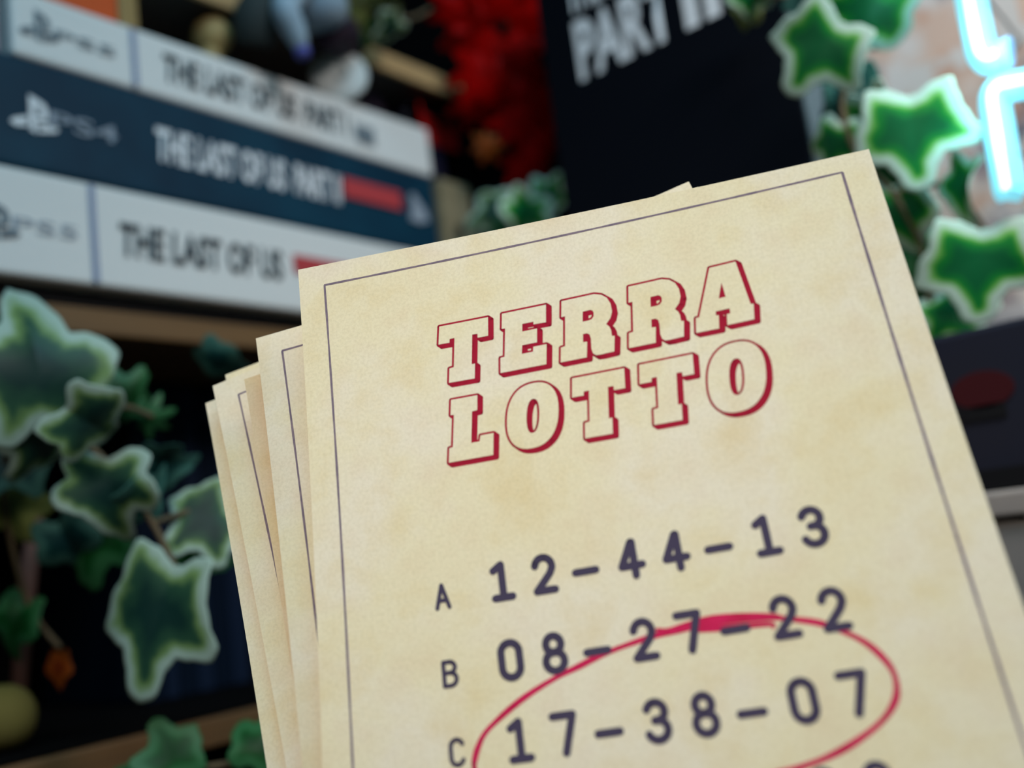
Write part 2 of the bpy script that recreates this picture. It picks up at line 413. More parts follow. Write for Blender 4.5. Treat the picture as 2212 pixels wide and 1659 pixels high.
# things standing on and behind the stack
ZT = 0.1758
def xz(px, py, Y): return onY(px, py, Y)
o = box('pale_carton', (0.100, 0.1188, YS + 0.004, YS + 0.11, 0.1544, 0.1945), M_pale)
tag(o, 'pale pinkish grey carton standing on the dark teal case beside the slim white case', 'box')
YC = 0.2622
ob = empty('orange_carton', (xz(210, 20, YC).x, 0.28, ZT))
tag(ob, 'orange carton with a tan strip standing on the topmost white case', 'box')
xa, xb, xc = xz(96, 10, YC).x, xz(254, 14, YC).x, xz(296, 14, YC).x
box('carton_body', (xa, xb, YC, 0.36, ZT, 0.1945), M_orange, ob)
box('carton_strip', (xb, xc, YC - 0.0006, 0.36, ZT, 0.1945), M_tan, ob)
# carved ornament
p = xz(452, 80, 0.2695)
YO = 0.2695
orn = empty('carved_ornament', (p.x, YO, ZT)); tag(orn, 'small knobbly bone coloured ornament standing on the topmost case beside the orange carton', 'ornament')
link('pedestal', bm_mesh(lathe_bm([(0.0042, 0.0), (0.0045, 0.0024), (0.0038, 0.0054), (0.0030, 0.0076)], (p.x, YO, ZT)), 'pedestal', True), M_bone, orn)
link('head', bm_mesh(lathe_bm([(0.0028, 0.0068), (0.0048, 0.0080), (0.0064, 0.0105), (0.0070, 0.0130), (0.0064, 0.0160), (0.0042, 0.0184), (0.0010, 0.0192)], (p.x + 0.0012, YO, ZT), squash=0.9), 'head', True), M_bone, orn)
# small doll slumped over the front edge: plum skirt, ice blue top, grey shawl
p = xz(712, 130, 0.270)
fg = empty('cloth_doll', (p.x + 0.008, 0.286, ZT)); tag(fg, 'small doll in ice blue top and plum skirt leaning over the topmost case', 'doll')
q = xz(700, 40, 0.2500)
link('skirt', bm_mesh(tube_bm(smooth_path([(xz(790, 160, 0.290).x, 0.290, ZT), xz(772, 132, 0.279), xz(742, 84, 0.262), q - Vector((0, 0, 0.002))], 6), [0.0078 + 0.00005 * i for i in range(19)], 22), 'skirt', True), M_plum, fg)
q = xz(688, 18, 0.2480)
link('jacket', bm_mesh(lathe_bm([(0.0050, -0.0075), (0.0092, -0.0058), (0.0108, -0.0010), (0.0104, 0.006), (0.0080, 0.012), (0.0045, 0.016), (0.002, 0.018)], q, Vector((-0.25, -0.1, 1)), squash=0.9), 'jacket', True), M_ice, fg)
s0, s1, s2 = xz(618, 10, 0.242), xz(636, 66, 0.242), xz(652, 104, 0.242)
link('sleeve', bm_mesh(tube_bm(smooth_path([xz(668, -30, 0.244), s0, s1, s2], 6), [0.0028 + 0.0020 * math.sin(math.pi * min(1, (i + 3) / 20)) for i in range(18)] + [0.0022], 14), 'sleeve', True), M_ice, fg)
link('mitten', bm_mesh(lathe_bm(blob_prof(0.0028, 0.0052), s2 - Vector((0, 0, 0.0040))), 'mitten', True), M_viol, fg)
link('shawl', bm_mesh(tube_bm(smooth_path([xz(640, -30, 0.250), xz(585, -6, 0.252), xz(556, 40, 0.254), xz(548, 95, 0.2575)], 6), [0.004 + 0.004 * math.sin(math.pi * i / 22) for i in range(19)], 16), 'shawl', True), M_greyg, fg)
# chalk white disc
p = xz(736, 176, 0.2620)
dz = ZT + 0.0108
dc = empty('round_badge', (p.x, 0.2625, ZT)); tag(dc, 'chalk white round badge with a grey swirl propped on the topmost white case', 'badge')
ax = (-ray(738, 172)).normalized(); ax = Vector((ax.x, ax.y, 0.1)).normalized()
link('disc', bm_mesh(lathe_bm([(0.0102, -0.0012), (0.0110, -0.0006), (0.0110, 0.0006), (0.0102, 0.0014), (0.0040, 0.0019), (0.0004, 0.0020)], (p.x, 0.2625, dz), ax, 40), 'disc', True), M_disc, dc)
a_ = ax.orthogonal().normalized(); b_ = ax.cross(a_)
sw = [Vector((p.x, 0.2625, dz)) + ax * 0.0024 + (a_ * math.cos(t) + b_ * math.sin(t)) * (0.0012 + 0.0008 * t) for t in np.linspace(0, 5.5, 40)]
link('swirl', bm_mesh(tube_bm(sw, 0.0007, 8), 'swirl', True), M_discg, dc)
# dark upright case at the end of the stack with a red and grey label on its side
uc = empty('upright_case', (0.305, 0.34, Z_MID)); tag(uc, 'navy case standing upright at the end of the stack with a red and grey label', 'case')
box('case_shell', (0.2925, 0.3120, 0.2730, 0.392, Z_MID + 0.0001, 0.1945), M_navy, uc)
def side(px, py): return onX(px, py, 0.2922)
def patch(nm, y0, y1, M): flat(nm, [(0.2922, y1, 0.1772), (0.2922, y0, 0.1772), (0.2922, y0, 0.1905), (0.2922, y1, 0.1905)], (-1, 0, 0), M, uc)
yr_ = side(908, 222).y
patch('red_label', 0.2740, yr_, M_lred)
x9 = onY(1000, 240, 0.2727).x
flat('red_label', [(0.2926, 0.2727, 0.1772), (x9, 0.2727, 0.1772), (x9, 0.2727, 0.1905), (0.2926, 0.2727, 0.1905)], (0, -1, 0), M_lred, uc)
patch('grey_label', yr_ + 0.001, yr_ + 0.010, M_lgrey)
# beige block
bk = empty('wooden_block', (0.303, 0.268, Z_MID)); tag(bk, 'weathered beige wooden block with a dark knot standing beside the stack end', 'block')
x0, x1 = onY(957, 450, 0.2642).x, onY(1022, 450, 0.2642).x
zt = onY(985, 392, 0.2642).z
box('block_body', (x0, x1, 0.2642, 0.2728, Z_MID + 0.0001, zt), M_stone, bk, 0.0015)
p = onY(995, 497, 0.2641)
link('knot', bm_mesh(lathe_bm([(0.0026, 0.0), (0.0022, 0.0006), (0.0008, 0.0008)], p, Vector((0, -1, 0)), 16), 'knot', True), M_knot, bk)

# ------------------------------------------------------------------ things under the middle board
o = box('board_shade_sheet', (-0.19, 0.295, 0.2615, 0.400, Z_LOW, Z_LOW + 0.0012), mat('shade_black', srgb(8, 8, 9), 0.95, spec=0.05), None, 0.0003)  # added black sheet: stands in for shade on top of the board
tag(o, 'thin black sheet standing in for the shade on the lowest board', 'shade sheet')
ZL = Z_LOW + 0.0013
xs = [278, 322, 352, 388, 426, 462, 500]
hs = [820, 836, 828, 834, 842, 826]
for i in range(6):
    a, b = onY(xs[i], 900, 0.315).x, onY(xs[i + 1], 900, 0.315).x
    z1 = onY((xs[i] + xs[i + 1]) / 2, hs[i], 0.315).z
    bo = empty('cloth_book', ((a + b) / 2, 0.35, ZL))
    nm = ['midnight blue', 'slate blue'][i % 2]
    pos = ['first in the row, nearest the hanging ivy', 'second in the row under the middle board', 'third in the row under the middle board', 'fourth in the row under the middle board', 'fifth in the row, mostly behind the tickets', 'last in the row, hidden most by the tickets'][i]
    tag(bo, '%s cloth book, %s' % (nm, pos), 'book', 'dark books under the middle board')
    box('book_cover', (a + 0.0002, b - 0.0002, 0.315, 0.39, ZL, z1), [M_blue, M_blue2][i % 2], bo, 0.001)
    box('spine_band', (a + 0.0003, b - 0.0003, 0.3147, 0.316, z1 - 0.012, z1 - 0.009), [M_blue2, M_blue][i % 2], bo, 0)
p = onY(12, 1545, 0.278)
o = link('wool_ball', bm_mesh(lathe_bm(blob_prof(0.0085, 0.017), (p.x, 0.280, ZL)), 'wool_ball', True), M_yell, None, (p.x, 0.280, ZL))
tag(o, 'olive yellow ball of wool lying on the lowest board', 'ball')
p = onY(62, 1190, 0.295)
o = link('wooden_stick', bm_mesh(tube_bm([(p.x - 0.004, 0.30, ZL), (p.x, 0.296, p.z - 0.006), (p.x + 0.003, 0.295, p.z + 0.011)], [0.0022, 0.0026, 0.0016], 10), 'wooden_stick', True), M_pink, None, (p.x - 0.004, 0.30, ZL))
tag(o, 'dusty pink stick standing on the lowest board behind the ivy', 'stick')

# ------------------------------------------------------------------ ivy
KEYS = {
 'ivy': [(0, 1.0), (10, 0.94), (22, 0.74), (36, 0.64), (50, 0.76), (62, 0.86), (72, 0.88), (82, 0.78), (100, 0.61), (120, 0.70), (134, 0.74), (146, 0.66), (166, 0.42), (180, 0.36)],
 'maple': [(0, 1.0), (24, 0.42), (46, 0.88), (74, 0.36), (98, 0.78), (128, 0.34), (150, 0.50), (180, 0.22)],
 'long': [(0, 1.0), (30, 0.66), (58, 0.66), (96, 0.44), (135, 0.52), (180, 0.30)],
}
def leaf_mesh(kind, cup, ripple, fold_, droop, seed):
    rnd = random.Random(seed)
    ks = [(a, r * rnd.uniform(0.92, 1.08)) for a, r in KEYS[kind]]
    ks2 = [(a, r * rnd.uniform(0.92, 1.08)) for a, r in KEYS[kind]]
    def rad(th):
        a = abs(th); K = ks if th >= 0 else ks2
        for (a0, r0), (a1, r1) in zip(K, K[1:]):
            if a <= a1:
                t = (a - a0) / (a1 - a0)
                s = t ** 1.0 if r1 < r0 else t
                s = s * s * (3 - 2 * s) * 0.55 + s * 0.45
                return r0 + (r1 - r0) * s
        return K[-1][1]
    n = 96; fr = [1.0, 0.94, 0.87, 0.79, 0.70, 0.60, 0.46, 0.30, 0.15]
    th = [-180 + 360 * (i + 0.5) / n for i in range(n)]
    B = np.array([[math.sin(math.radians(t)) * rad(t), math.cos(math.radians(t)) * rad(t)] for t in th])
    verts = []; marg = []
    ph = rnd.uniform(0, 6.28)
    def z(x, y):
        r2 = x * x + y * y; an = math.atan2(x, y)
        return -cup * r2 + fold_ * abs(x) + ripple * math.sin(3 * an + ph) * r2 - droop * max(y, 0) ** 2
    for f in fr:
        for bx, by in B * f:
            verts.append((bx, by, z(bx, by)))
            marg.append(float(np.min(np.hypot(B[:, 0] - bx, B[:, 1] - by))))
    verts.append((0, 0, 0)); marg.append(0.4)
    faces = []
    for k in range(len(fr) - 1):
        for i in range(n):
            j = (i + 1) % n; faces.append((k * n + i, k * n + j, (k + 1) * n + j, (k + 1) * n + i))
    for i in range(n): faces.append(((len(fr) - 1) * n + i, (len(fr) - 1) * n + (i + 1) % n, len(verts) - 1))
    # underside a hair below: real thickness
    nv = len(verts); th_ = 0.012
    verts += [(x, y, zz - th_) for x, y, zz in verts]; marg += marg
    faces += [tuple(nv + q for q in f[::-1]) for f in faces]
    for i in range(n):
        j = (i + 1) % n; faces.append((j, i, nv + i, nv + j))
    me = bpy.data.meshes.new('leaf'); me.from_pydata(verts, [], faces)
    a = me.attributes.new('margin', 'FLOAT', 'POINT'); a.data.foreach_set('value', marg)
    for p in me.polygons: p.use_smooth = True
    return me
LEAVES = {}
def leaf_of(kind, v):
    if (kind, v) not in LEAVES:
        c = [(0.10, 0.10, 0.10, 0.1), (0.25, 0.16, -0.12, 0.25), (0.05, 0.20, 0.28, 0.35), (0.30, 0.06, 0.35, 0.5)][v % 4]
        LEAVES[(kind, v)] = leaf_mesh(kind, *c, seed=v * 13 + 5)
    return LEAVES[(kind, v)]
def add_leaf(parent, kind, v, px, py, depth, size_px, ang, M, pitch=0, yaw=0, wide=1.0, name='leaf', label=None):
    """centre on the ray of a pixel at a camera depth; ang = direction of the tip, clockwise from up; size to the tip"""
    me = leaf_of(kind, v)
    key = (kind, v, M.name)
    if key not in LEAVES:
        m2 = me.copy(); m2.materials.append(M); LEAVES[key] = m2
    o = bpy.data.objects.new(name, LEAVES[key]); COL.objects.link(o)
    c = at(px, py, depth); Z = (-ray(px, py)).normalized()
    X = (RIGHT - Z * RIGHT.dot(Z)).normalized(); Y = Z.cross(X)
    B = Matrix((X, Y, Z)).transposed()
    rot = B @ Matrix.Rotation(math.radians(-ang), 3, 'Z') @ Matrix.Rotation(math.radians(pitch), 3, 'X') @ Matrix.Rotation(math.radians(yaw), 3, 'Y')
    s = size_px * depth / F_PX
    mw = Matrix.Translation(c - Vector(parent.location)) @ rot.to_4x4() @ Matrix.Diagonal((s * wide, s, s, 1))
    o.parent = parent; o.matrix_local = mw
    if label: o['label'] = label
    return o
def garland(name, label, cat, stems, leaves, M, group=None):
    root = empty(name, at(*stems[0][0])); tag(root, label, cat, group)
    for st in stems:
        link('stem', bm_mesh(tube_bm(smooth_path([at(*q) for q in st], 8), 0.0008, 8), 'stem', True), M_stem, root)
    for lf in leaves:
        kind, v, px, py, d, s, ang, MM = lf[:8]; kw = lf[8] if len(lf) > 8 else {}
        add_leaf(root, kind, v, px, py, d, s, ang, MM or M, **kw)
    return root

D = 0.262
garland('ivy_garland', 'bright green variegated ivy garland hanging over the brick wall beside the neon tubes', 'ivy',
 [[(1930, -60, D + .03), (1880, 40, D + .02), (1835, 160, D + .012), (1820, 230, D + .012), (1850, 330, D + .01), (1930, 420, D + .01), (1985, 520, D + .01), (2010, 640, D + .01), (2035, 720, D + .012)],
  [(1930, 420, D + .01), (2040, 400, D + .012), (2110, 470, D + .01), (2150, 540, D + .01)],
  [(1880, 40, D + .02), (1760, 0, D + .03), (1640, -10, D + .04)]],
 [('ivy', 0, 1785, 90, D, 132, 212, None, dict(yaw=8, wide=1.05)),
  ('ivy', 1, 1886, 14, D + .010, 150, 200, None, dict(yaw=-20)),
  ('ivy', 0, 1972, 262, D - .006, 150, 168, None, dict(yaw=-5, pitch=8, wide=1.05)),
  ('ivy', 3, 1890, 250, D + .008, 120, 150, None, dict(yaw=45)),
  ('ivy', 2, 1862, 225, D + .014, 120, 235, M_leafT, dict(yaw=20)),
  ('ivy', 1, 1800, 300, D + .016, 96, 190, None, dict(yaw=35)),
  ('ivy', 0, 2120, 552, D - .010, 150, 178, None, dict(yaw=-10, wide=1.1)),
  ('ivy', 2, 2085, 385, D + .002, 105, 190, None, dict(yaw=62)),
  ('ivy', 3, 1940, 445, D + .012, 125, 165, M_leafR, dict(yaw=35, pitch=10)),
  ('ivy', 2, 1995, 610, D + .012, 150, 155, M_leafG, dict(yaw=15)),
  ('ivy', 1, 2050, 665, D + .006, 112, 140, None, dict(pitch=20)),
  ('ivy', 1, 1910, 360, D + .016, 110, 200, M_leafG, dict(yaw=-20)),
  ('ivy', 0, 1975, 540, D + .018, 110, 190, None, dict(yaw=25)),
  ('ivy', 2, 1830, 20, D + .022, 110, 150, M_leafT, dict(yaw=15)),
  ('ivy', 2, 1622, -18, D + .045, 66, 180, None, dict(yaw=10)),
  ('ivy', 2, 1618, 22, D + .05, 44, 200, M_leafO, dict(yaw=10)),
  ('ivy', 3, 1740, -8, D + .03, 70, 110, M_leafT, dict(yaw=10)),
 ], M_leafR)

DL = 0.232
garland('trailing_ivy', 'shade-toned variegated ivy trailing down in front of the dark blue books', 'ivy',
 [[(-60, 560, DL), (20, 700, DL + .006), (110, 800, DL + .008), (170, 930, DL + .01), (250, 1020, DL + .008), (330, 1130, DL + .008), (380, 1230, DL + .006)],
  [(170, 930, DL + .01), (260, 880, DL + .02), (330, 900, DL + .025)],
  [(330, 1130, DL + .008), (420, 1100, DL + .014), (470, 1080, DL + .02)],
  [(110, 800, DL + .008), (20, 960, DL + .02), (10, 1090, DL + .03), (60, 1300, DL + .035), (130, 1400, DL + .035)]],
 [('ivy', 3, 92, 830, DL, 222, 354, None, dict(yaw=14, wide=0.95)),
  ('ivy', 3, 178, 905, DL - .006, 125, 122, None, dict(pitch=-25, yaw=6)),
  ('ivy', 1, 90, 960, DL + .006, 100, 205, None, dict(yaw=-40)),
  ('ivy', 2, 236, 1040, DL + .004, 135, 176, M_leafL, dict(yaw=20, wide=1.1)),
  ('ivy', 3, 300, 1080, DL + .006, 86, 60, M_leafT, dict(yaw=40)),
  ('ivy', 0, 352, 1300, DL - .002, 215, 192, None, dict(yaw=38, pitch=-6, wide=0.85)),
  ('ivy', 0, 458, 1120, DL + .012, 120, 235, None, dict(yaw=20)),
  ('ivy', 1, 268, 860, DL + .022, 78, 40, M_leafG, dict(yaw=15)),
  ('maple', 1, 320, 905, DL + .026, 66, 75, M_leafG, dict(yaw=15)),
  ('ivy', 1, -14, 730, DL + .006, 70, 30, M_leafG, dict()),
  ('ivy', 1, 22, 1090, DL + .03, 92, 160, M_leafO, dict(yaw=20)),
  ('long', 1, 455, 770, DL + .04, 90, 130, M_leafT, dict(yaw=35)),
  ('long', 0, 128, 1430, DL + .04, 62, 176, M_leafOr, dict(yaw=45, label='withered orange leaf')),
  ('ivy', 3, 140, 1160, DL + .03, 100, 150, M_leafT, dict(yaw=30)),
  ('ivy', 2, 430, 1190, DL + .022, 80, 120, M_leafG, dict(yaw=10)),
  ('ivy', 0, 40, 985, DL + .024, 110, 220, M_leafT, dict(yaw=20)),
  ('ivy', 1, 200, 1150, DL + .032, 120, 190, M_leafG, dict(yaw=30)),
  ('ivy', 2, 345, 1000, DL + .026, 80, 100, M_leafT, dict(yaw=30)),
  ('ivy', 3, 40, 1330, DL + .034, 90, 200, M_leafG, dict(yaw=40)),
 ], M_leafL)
garland('low_ivy', 'plain deep green ivy sprig growing in front of the lowest board', 'ivy',
 [[(300, 1760, DL), (340, 1680, DL), (430, 1660, DL + .004), (560, 1640, DL + .004)]],
 [('ivy', 0, 372, 1640, DL, 96, 330, M_leafG, dict(yaw=10)),
  ('ivy', 2, 300, 1690, DL - .002, 70, 290, M_leafG, dict(yaw=10)),
  ('ivy', 1, 560, 1620, DL + .002, 96, 20, M_leafG, dict(yaw=-10))], M_leafG)
DC = 0.40
garland('shelf_end_ivy', 'small blurred ivy sprig at the end of the middle board, behind the tickets', 'ivy',
 [[(1210, 560, DC), (1180, 470, DC), (1120, 440, DC), (1050, 430, DC)]],
 [('ivy', 1, 1075, 455, DC - .004, 78, 250, M_leafL, dict(yaw=20)),
  ('ivy', 2, 1140, 450, DC - .008, 78, 200, M_leafR, dict(yaw=-10)),
  ('ivy', 0, 1180, 425, DC - .006, 62, 30, M_leafR, dict(yaw=-20)),
  ('ivy', 3, 1110, 500, DC - .004, 70, 190, M_leafG, dict(yaw=10))], M_leafL)
garland('top_board_ivy', 'pale olive ivy sprig lying on the topmost oak board', 'ivy',
 [[(720, -40, .385), (800, 20, .385), (880, 40, .392), (930, 20, .40)]],
 [('ivy', 2, 805, 38, .378, 80, 120, M_leafO, dict(yaw=20, pitch=-20)),
  ('ivy', 1, 840, 60, .376, 56, 100, M_leafL, dict(yaw=20, pitch=-30)),
  ('ivy', 3, 770, -8, .384, 66, 60, M_leafO, dict(yaw=10)),
  ('ivy', 3, 800, 75, .382, 46, 130, M_leafG, dict(yaw=10, pitch=-30))], M_leafO)
DM = 0.415
red = []
for i, (x, y, s, a) in enumerate([(1060, -10, 84, 190), (1130, 40, 92, 70), (1030, 70, 84, 250), (1100, 120, 92, 170), (1165, 10, 66, 40), (1040, 150, 76, 210), (1140, 180, 80, 110),
                                  (1080, 215, 66, 190), (1160, 235, 66, 80), (1020, 222, 56, 250), (1110, 262, 62, 160), (1165, 320, 62, 130), (1130, 345, 58, 170), (990, 20, 60, 300), (1050, 20, 80, 330)]):
    red.append(('maple', i % 4, x, y, DM - 0.004 * (i % 3), s * 1.35, a, None, dict(yaw=(i * 37) % 50 - 25, pitch=(i * 23) % 40 - 20)))
red.append(('maple', 1, 1052, 310, DM - .006, 52, 200, M_leafOr, dict(yaw=10, label='orange leaf')))
garland('maple_garland', 'red maple leaf garland hanging in the corner past the oak board end', 'garland',
 [[(1110, -80, DM + .004), (1095, 40, DM + .004), (1105, 150, DM + .004), (1120, 260, DM + .004), (1140, 380, DM + .004)]], red, M_leafRed)

# ------------------------------------------------------------------ tall black box with white title
o = box('wall_shade_panel', (0.3218, 0.3250, 0.150, 0.4190, -0.02, 0.42), M_backp, None, 0.0005)  # added black panel: stands in for the wall left in shade
tag(o, 'plain black panel added for the shaded wall behind the red garland', 'shade panel')
XB = 0.290
yl, yr = onX(1192, 250, XB).y, onX(1738, 250, XB).y
Z_PL = onX(2176, 1058, 0.262).z
bx = empty('black_box_set', (XB + 0.011, (yl + yr) / 2, Z_PL)); tag(bx, 'tall black box with big white lettering standing before the brick wall', 'box')
bm = box_bm(XB, XB + 0.022, yr, yl, Z_PL + 0.0001, 0.215, 0.0008, 2)
link('box_front', bm_mesh(bm, 'box_front'), M_boxb, bx)
box('box_edge', (XB + 0.0012, XB + 0.0215, yr - 0.0006, yr + 0.001, Z_PL + 0.0005, 0.2145), M_boxs, bx, 0)  # side face lighter than the front: light falling on it put into the colour
XL = XB - 0.0004
pa, pb, pt = onX(1254, 172, XL), onX(1462, 92, XL), onX(1228, 50, XL)
zb = (pa.z + pb.z) / 2 + 0.0008
ph_ = pt.z - pa.z
put_text('title_lettering', 'PART', (XL, pa.y, zb), (XL, pb.y, zb), (XL, pa.y, zb + ph_), M_tlight, bx, 0.035)
pc, pd = onX(1482, 60, XL), onX(1562, 48, XL)
put_text('title_lettering', 'II', (XL, pc.y, zb), (XL, pd.y, zb), (XL, pc.y, zb + ph_), M_tlight, bx, 0.035)
put_text('title_lettering', 'THE LAST OF US', (XL, pa.y + 0.001, zb + ph_ + 0.003), (XL, pd.y, zb + ph_ + 0.003), (XL, pa.y + 0.001, zb + ph_ * 2 + 0.003), M_tlight, bx, 0.035)

# ------------------------------------------------------------------ navy box with a red oval, on the limed plinth
XN = 0.262
yn = onX(1975, 800, XN).y
zt = onX(2150, 697, XN).z
nb = empty('storage_box', (XN + 0.03, yn - 0.05, Z_PL)); tag(nb, 'navy black storage box with a dull red oval below the ivy', 'box')
box('box_body', (XN, 0.323, yn - 0.12, yn, Z_PL + 0.0001, zt), M_equip, nb, 0.0015)
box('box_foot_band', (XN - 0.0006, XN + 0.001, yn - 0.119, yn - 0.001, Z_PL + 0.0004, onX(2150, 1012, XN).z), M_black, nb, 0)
e0 = onX(2122, 842, XN - 0.0002)
flat('oval_emblem', [e0 + Vector((0, math.cos(t) * 0.0074, math.sin(t) * 0.0046)) for t in np.linspace(0, 2 * math.pi, 33)[:-1]], (-1, 0, 0), M_emb, nb)
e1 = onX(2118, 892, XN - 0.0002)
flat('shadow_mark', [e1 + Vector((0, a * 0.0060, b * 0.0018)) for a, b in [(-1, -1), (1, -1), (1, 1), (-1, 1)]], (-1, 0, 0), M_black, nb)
pl = empty('limed_plinth', (0.29, 0.05, -0.45)); tag(pl, 'pale limed wood plinth carrying the navy box and the tall black box', 'plinth')
zg = onX(2180, 1122, 0.258).z
box('plinth_top', (0.2565, 0.3245, -0.20, 0.225, zg + 0.0006, Z_PL), M_plinth, pl, 0.001)
box('plinth_body', (0.2585, 0.3240, -0.198, 0.223, -0.45, zg - 0.0006), M_plinth, pl, 0.001)
box('shadow_gap', (0.2595, 0.3235, -0.197, 0.222, zg - 0.0008, zg + 0.0008), M_knot, pl, 0)

# ------------------------------------------------------------------ neon sign
XNEON = 0.268
ns = empty('neon_sign', (0.3245, onX(2140, 180, XNEON).y, onX(2140, 180, XNEON).z)); tag(ns, 'cyan white neon tube lettering glowing before the brick wall', 'sign')
def tube_run(pts, tip_from=None):
    path = smooth_path([onX(x, y, XNEON) for x, y in pts], 8)
    core = [q + Vector((-0.0029, 0, 0)) for q in path]
    n = len(path); k = n if tip_from is None else int(n * tip_from)
    t = link('neon_jacket', bm_mesh(tube_bm(path[:k], 0.0037, 18), 'neon_jacket', True), M_neonc, ns)
    link('neon_core', bm_mesh(tube_bm(core[:k - 1], 0.0012, 14), 'neon_core', True), M_neonw, ns)
    if tip_from is not None:
        link('neon_tip', bm_mesh(tube_bm(path[k - 1:], 0.0036, 18), 'neon_tip', True), M_neont, ns)
    return path
run1 = tube_run([(2075, -160), (2088, -60), (2100, 10), (2112, 70), (2120, 108), (2128, 124), (2142, 130), (2160, 122), (2178, 112), (2184, 110)], 0.80)
run2 = tube_run([(2290, 160), (2230, 178), (2190, 186), (2165, 192), (2152, 205), (2150, 228), (2157, 270), (2168, 340), (2179, 405), (2181, 412)])
for q in (run1[24], run1[52], run2[20], run2[52]):
    d = bpy.data.lights.new('neon_light', 'POINT'); d.energy = 0.007; d.color = (0.35, 0.92, 1.0); d.shadow_soft_size = 0.004
    lo = bpy.data.objects.new('neon_light', d); COL.objects.link(lo); lo.location = q + Vector((-0.009, 0, 0))
for q in (run1[8], run1[40], run2[4], run2[50]):
    link('standoff', bm_mesh(tube_bm([q + Vector((0.003, 0, 0)), (0.3249, q.y, q.z)], 0.0005, 10), 'standoff', True), M_clip, ns)

# ------------------------------------------------------------------ the tickets
UNIT = 0.08
TP = [-0.36962, -0.19493, 1.96029, -0.32885, 0.18474, -0.16462, 0.00913, -0.04407, -0.08451, 0.02353]
def rodr(wv):
    wv = np.array(wv); th = np.linalg.norm(wv); k = wv / th
    K = np.array([[0, -k[2], k[1]], [k[2], 0, -k[0]], [-k[1], k[0], 0]])
    return np.eye(3) + math.sin(th) * K + (1 - math.cos(th)) * K @ K
RT = rodr(TP[3:6]); NRM = RT[:, 2]
N_W = Vector(R.T @ NRM)                        # points away from the camera
def sheet_point(U, V):
    n = TP[6] * U * (1 - U) * 4 + TP[7] * V * V + TP[8] * U * V + TP[9] * 4 * U * (1 - U) * V
    return np.array(TP[:3]) + U * RT[:, 0] + V * RT[:, 1] + n * NRM
def front(u, v, off=0.0):
    return Vector(R.T @ (sheet_point(u, v) * UNIT)) + N_W * off
def make_placer(s):
    th, du, dv, d0, d1, e1, k1, k2, k3 = s
    def f(u, v, off=0.0):
        a, b = u - 0.5, v - 1.6
        U = 0.5 + du + a * math.cos(th) - b * math.sin(th); V = 1.6 + dv + a * math.sin(th) + b * math.cos(th)
        t = min(max((1.6 - v) / 1.6, 0), 2)
        n = d0 + d1 * t + e1 * a * t + k1 * t * t + k2 * a * a * t + k3 * a * t * t
        return Vector(R.T @ ((sheet_point(U, V) + n * NRM) * UNIT)) + N_W * off
    return f
W0, W1, V0, V1 = -0.052, 1.056, -0.045, 1.56
def top_edge(u): return V0 + 0.010 * max(0.0, (u - 0.1)) if u > 0.1 else V0
def sheet_mesh(f, k, straight=False):
    nu, nv = 44, 64; th = 0.00022
    us = [W0 + (W1 - W0) * i / nu for i in range(nu + 1)]
    verts, uvs = [], []
    for side_ in (0, th):
        for j in range(nv + 1):
            for u in us:
                v0 = V0 if straight else top_edge(u)
                v = v0 + (V1 - v0) * j / nv
                verts.append(f(u, v, side_)); uvs.append((u + 3.7 * k, v + 1.3 * k))
    row = nu + 1; half = row * (nv + 1); faces = []
    for j in range(nv):
        for i in range(nu):
            a = j * row + i
            faces.append((a, a + row, a + row + 1, a + 1)); faces.append((half + a, half + a + 1, half + a + row + 1, half + a + row))
    for i in range(nu):
        faces.append((i, i + 1, half + i + 1, half + i)); a = nv * row + i; faces.append((a + 1, a, half + a, half + a + 1))
    for j in range(nv):
        a = j * row; faces.append((a + row, a, half + a, half + a + row)); a = j * row + nu; faces.append((a, a + row, half + a + row, half + a))
    me = bpy.data.meshes.new('sheet'); me.from_pydata([tuple(v) for v in verts], [], faces)
    ul = me.uv_layers.new(name='sheet')
    for lp in me.loops: ul.data[lp.index].uv = uvs[lp.vertex_index]
    for i, p in enumerate(me.polygons): p.use_smooth = i < 2 * nu * nv
    me.update()
    sharp = me.attributes.new('sharp_edge', 'BOOLEAN', 'EDGE')
    def rim(q):
        i, j = (q % half) % row, (q % half) // row
        return i in (0, nu) or j in (0, nv)
    for e in me.edges: sharp.data[e.index].value = rim(e.vertices[0]) and rim(e.vertices[1])
    return me

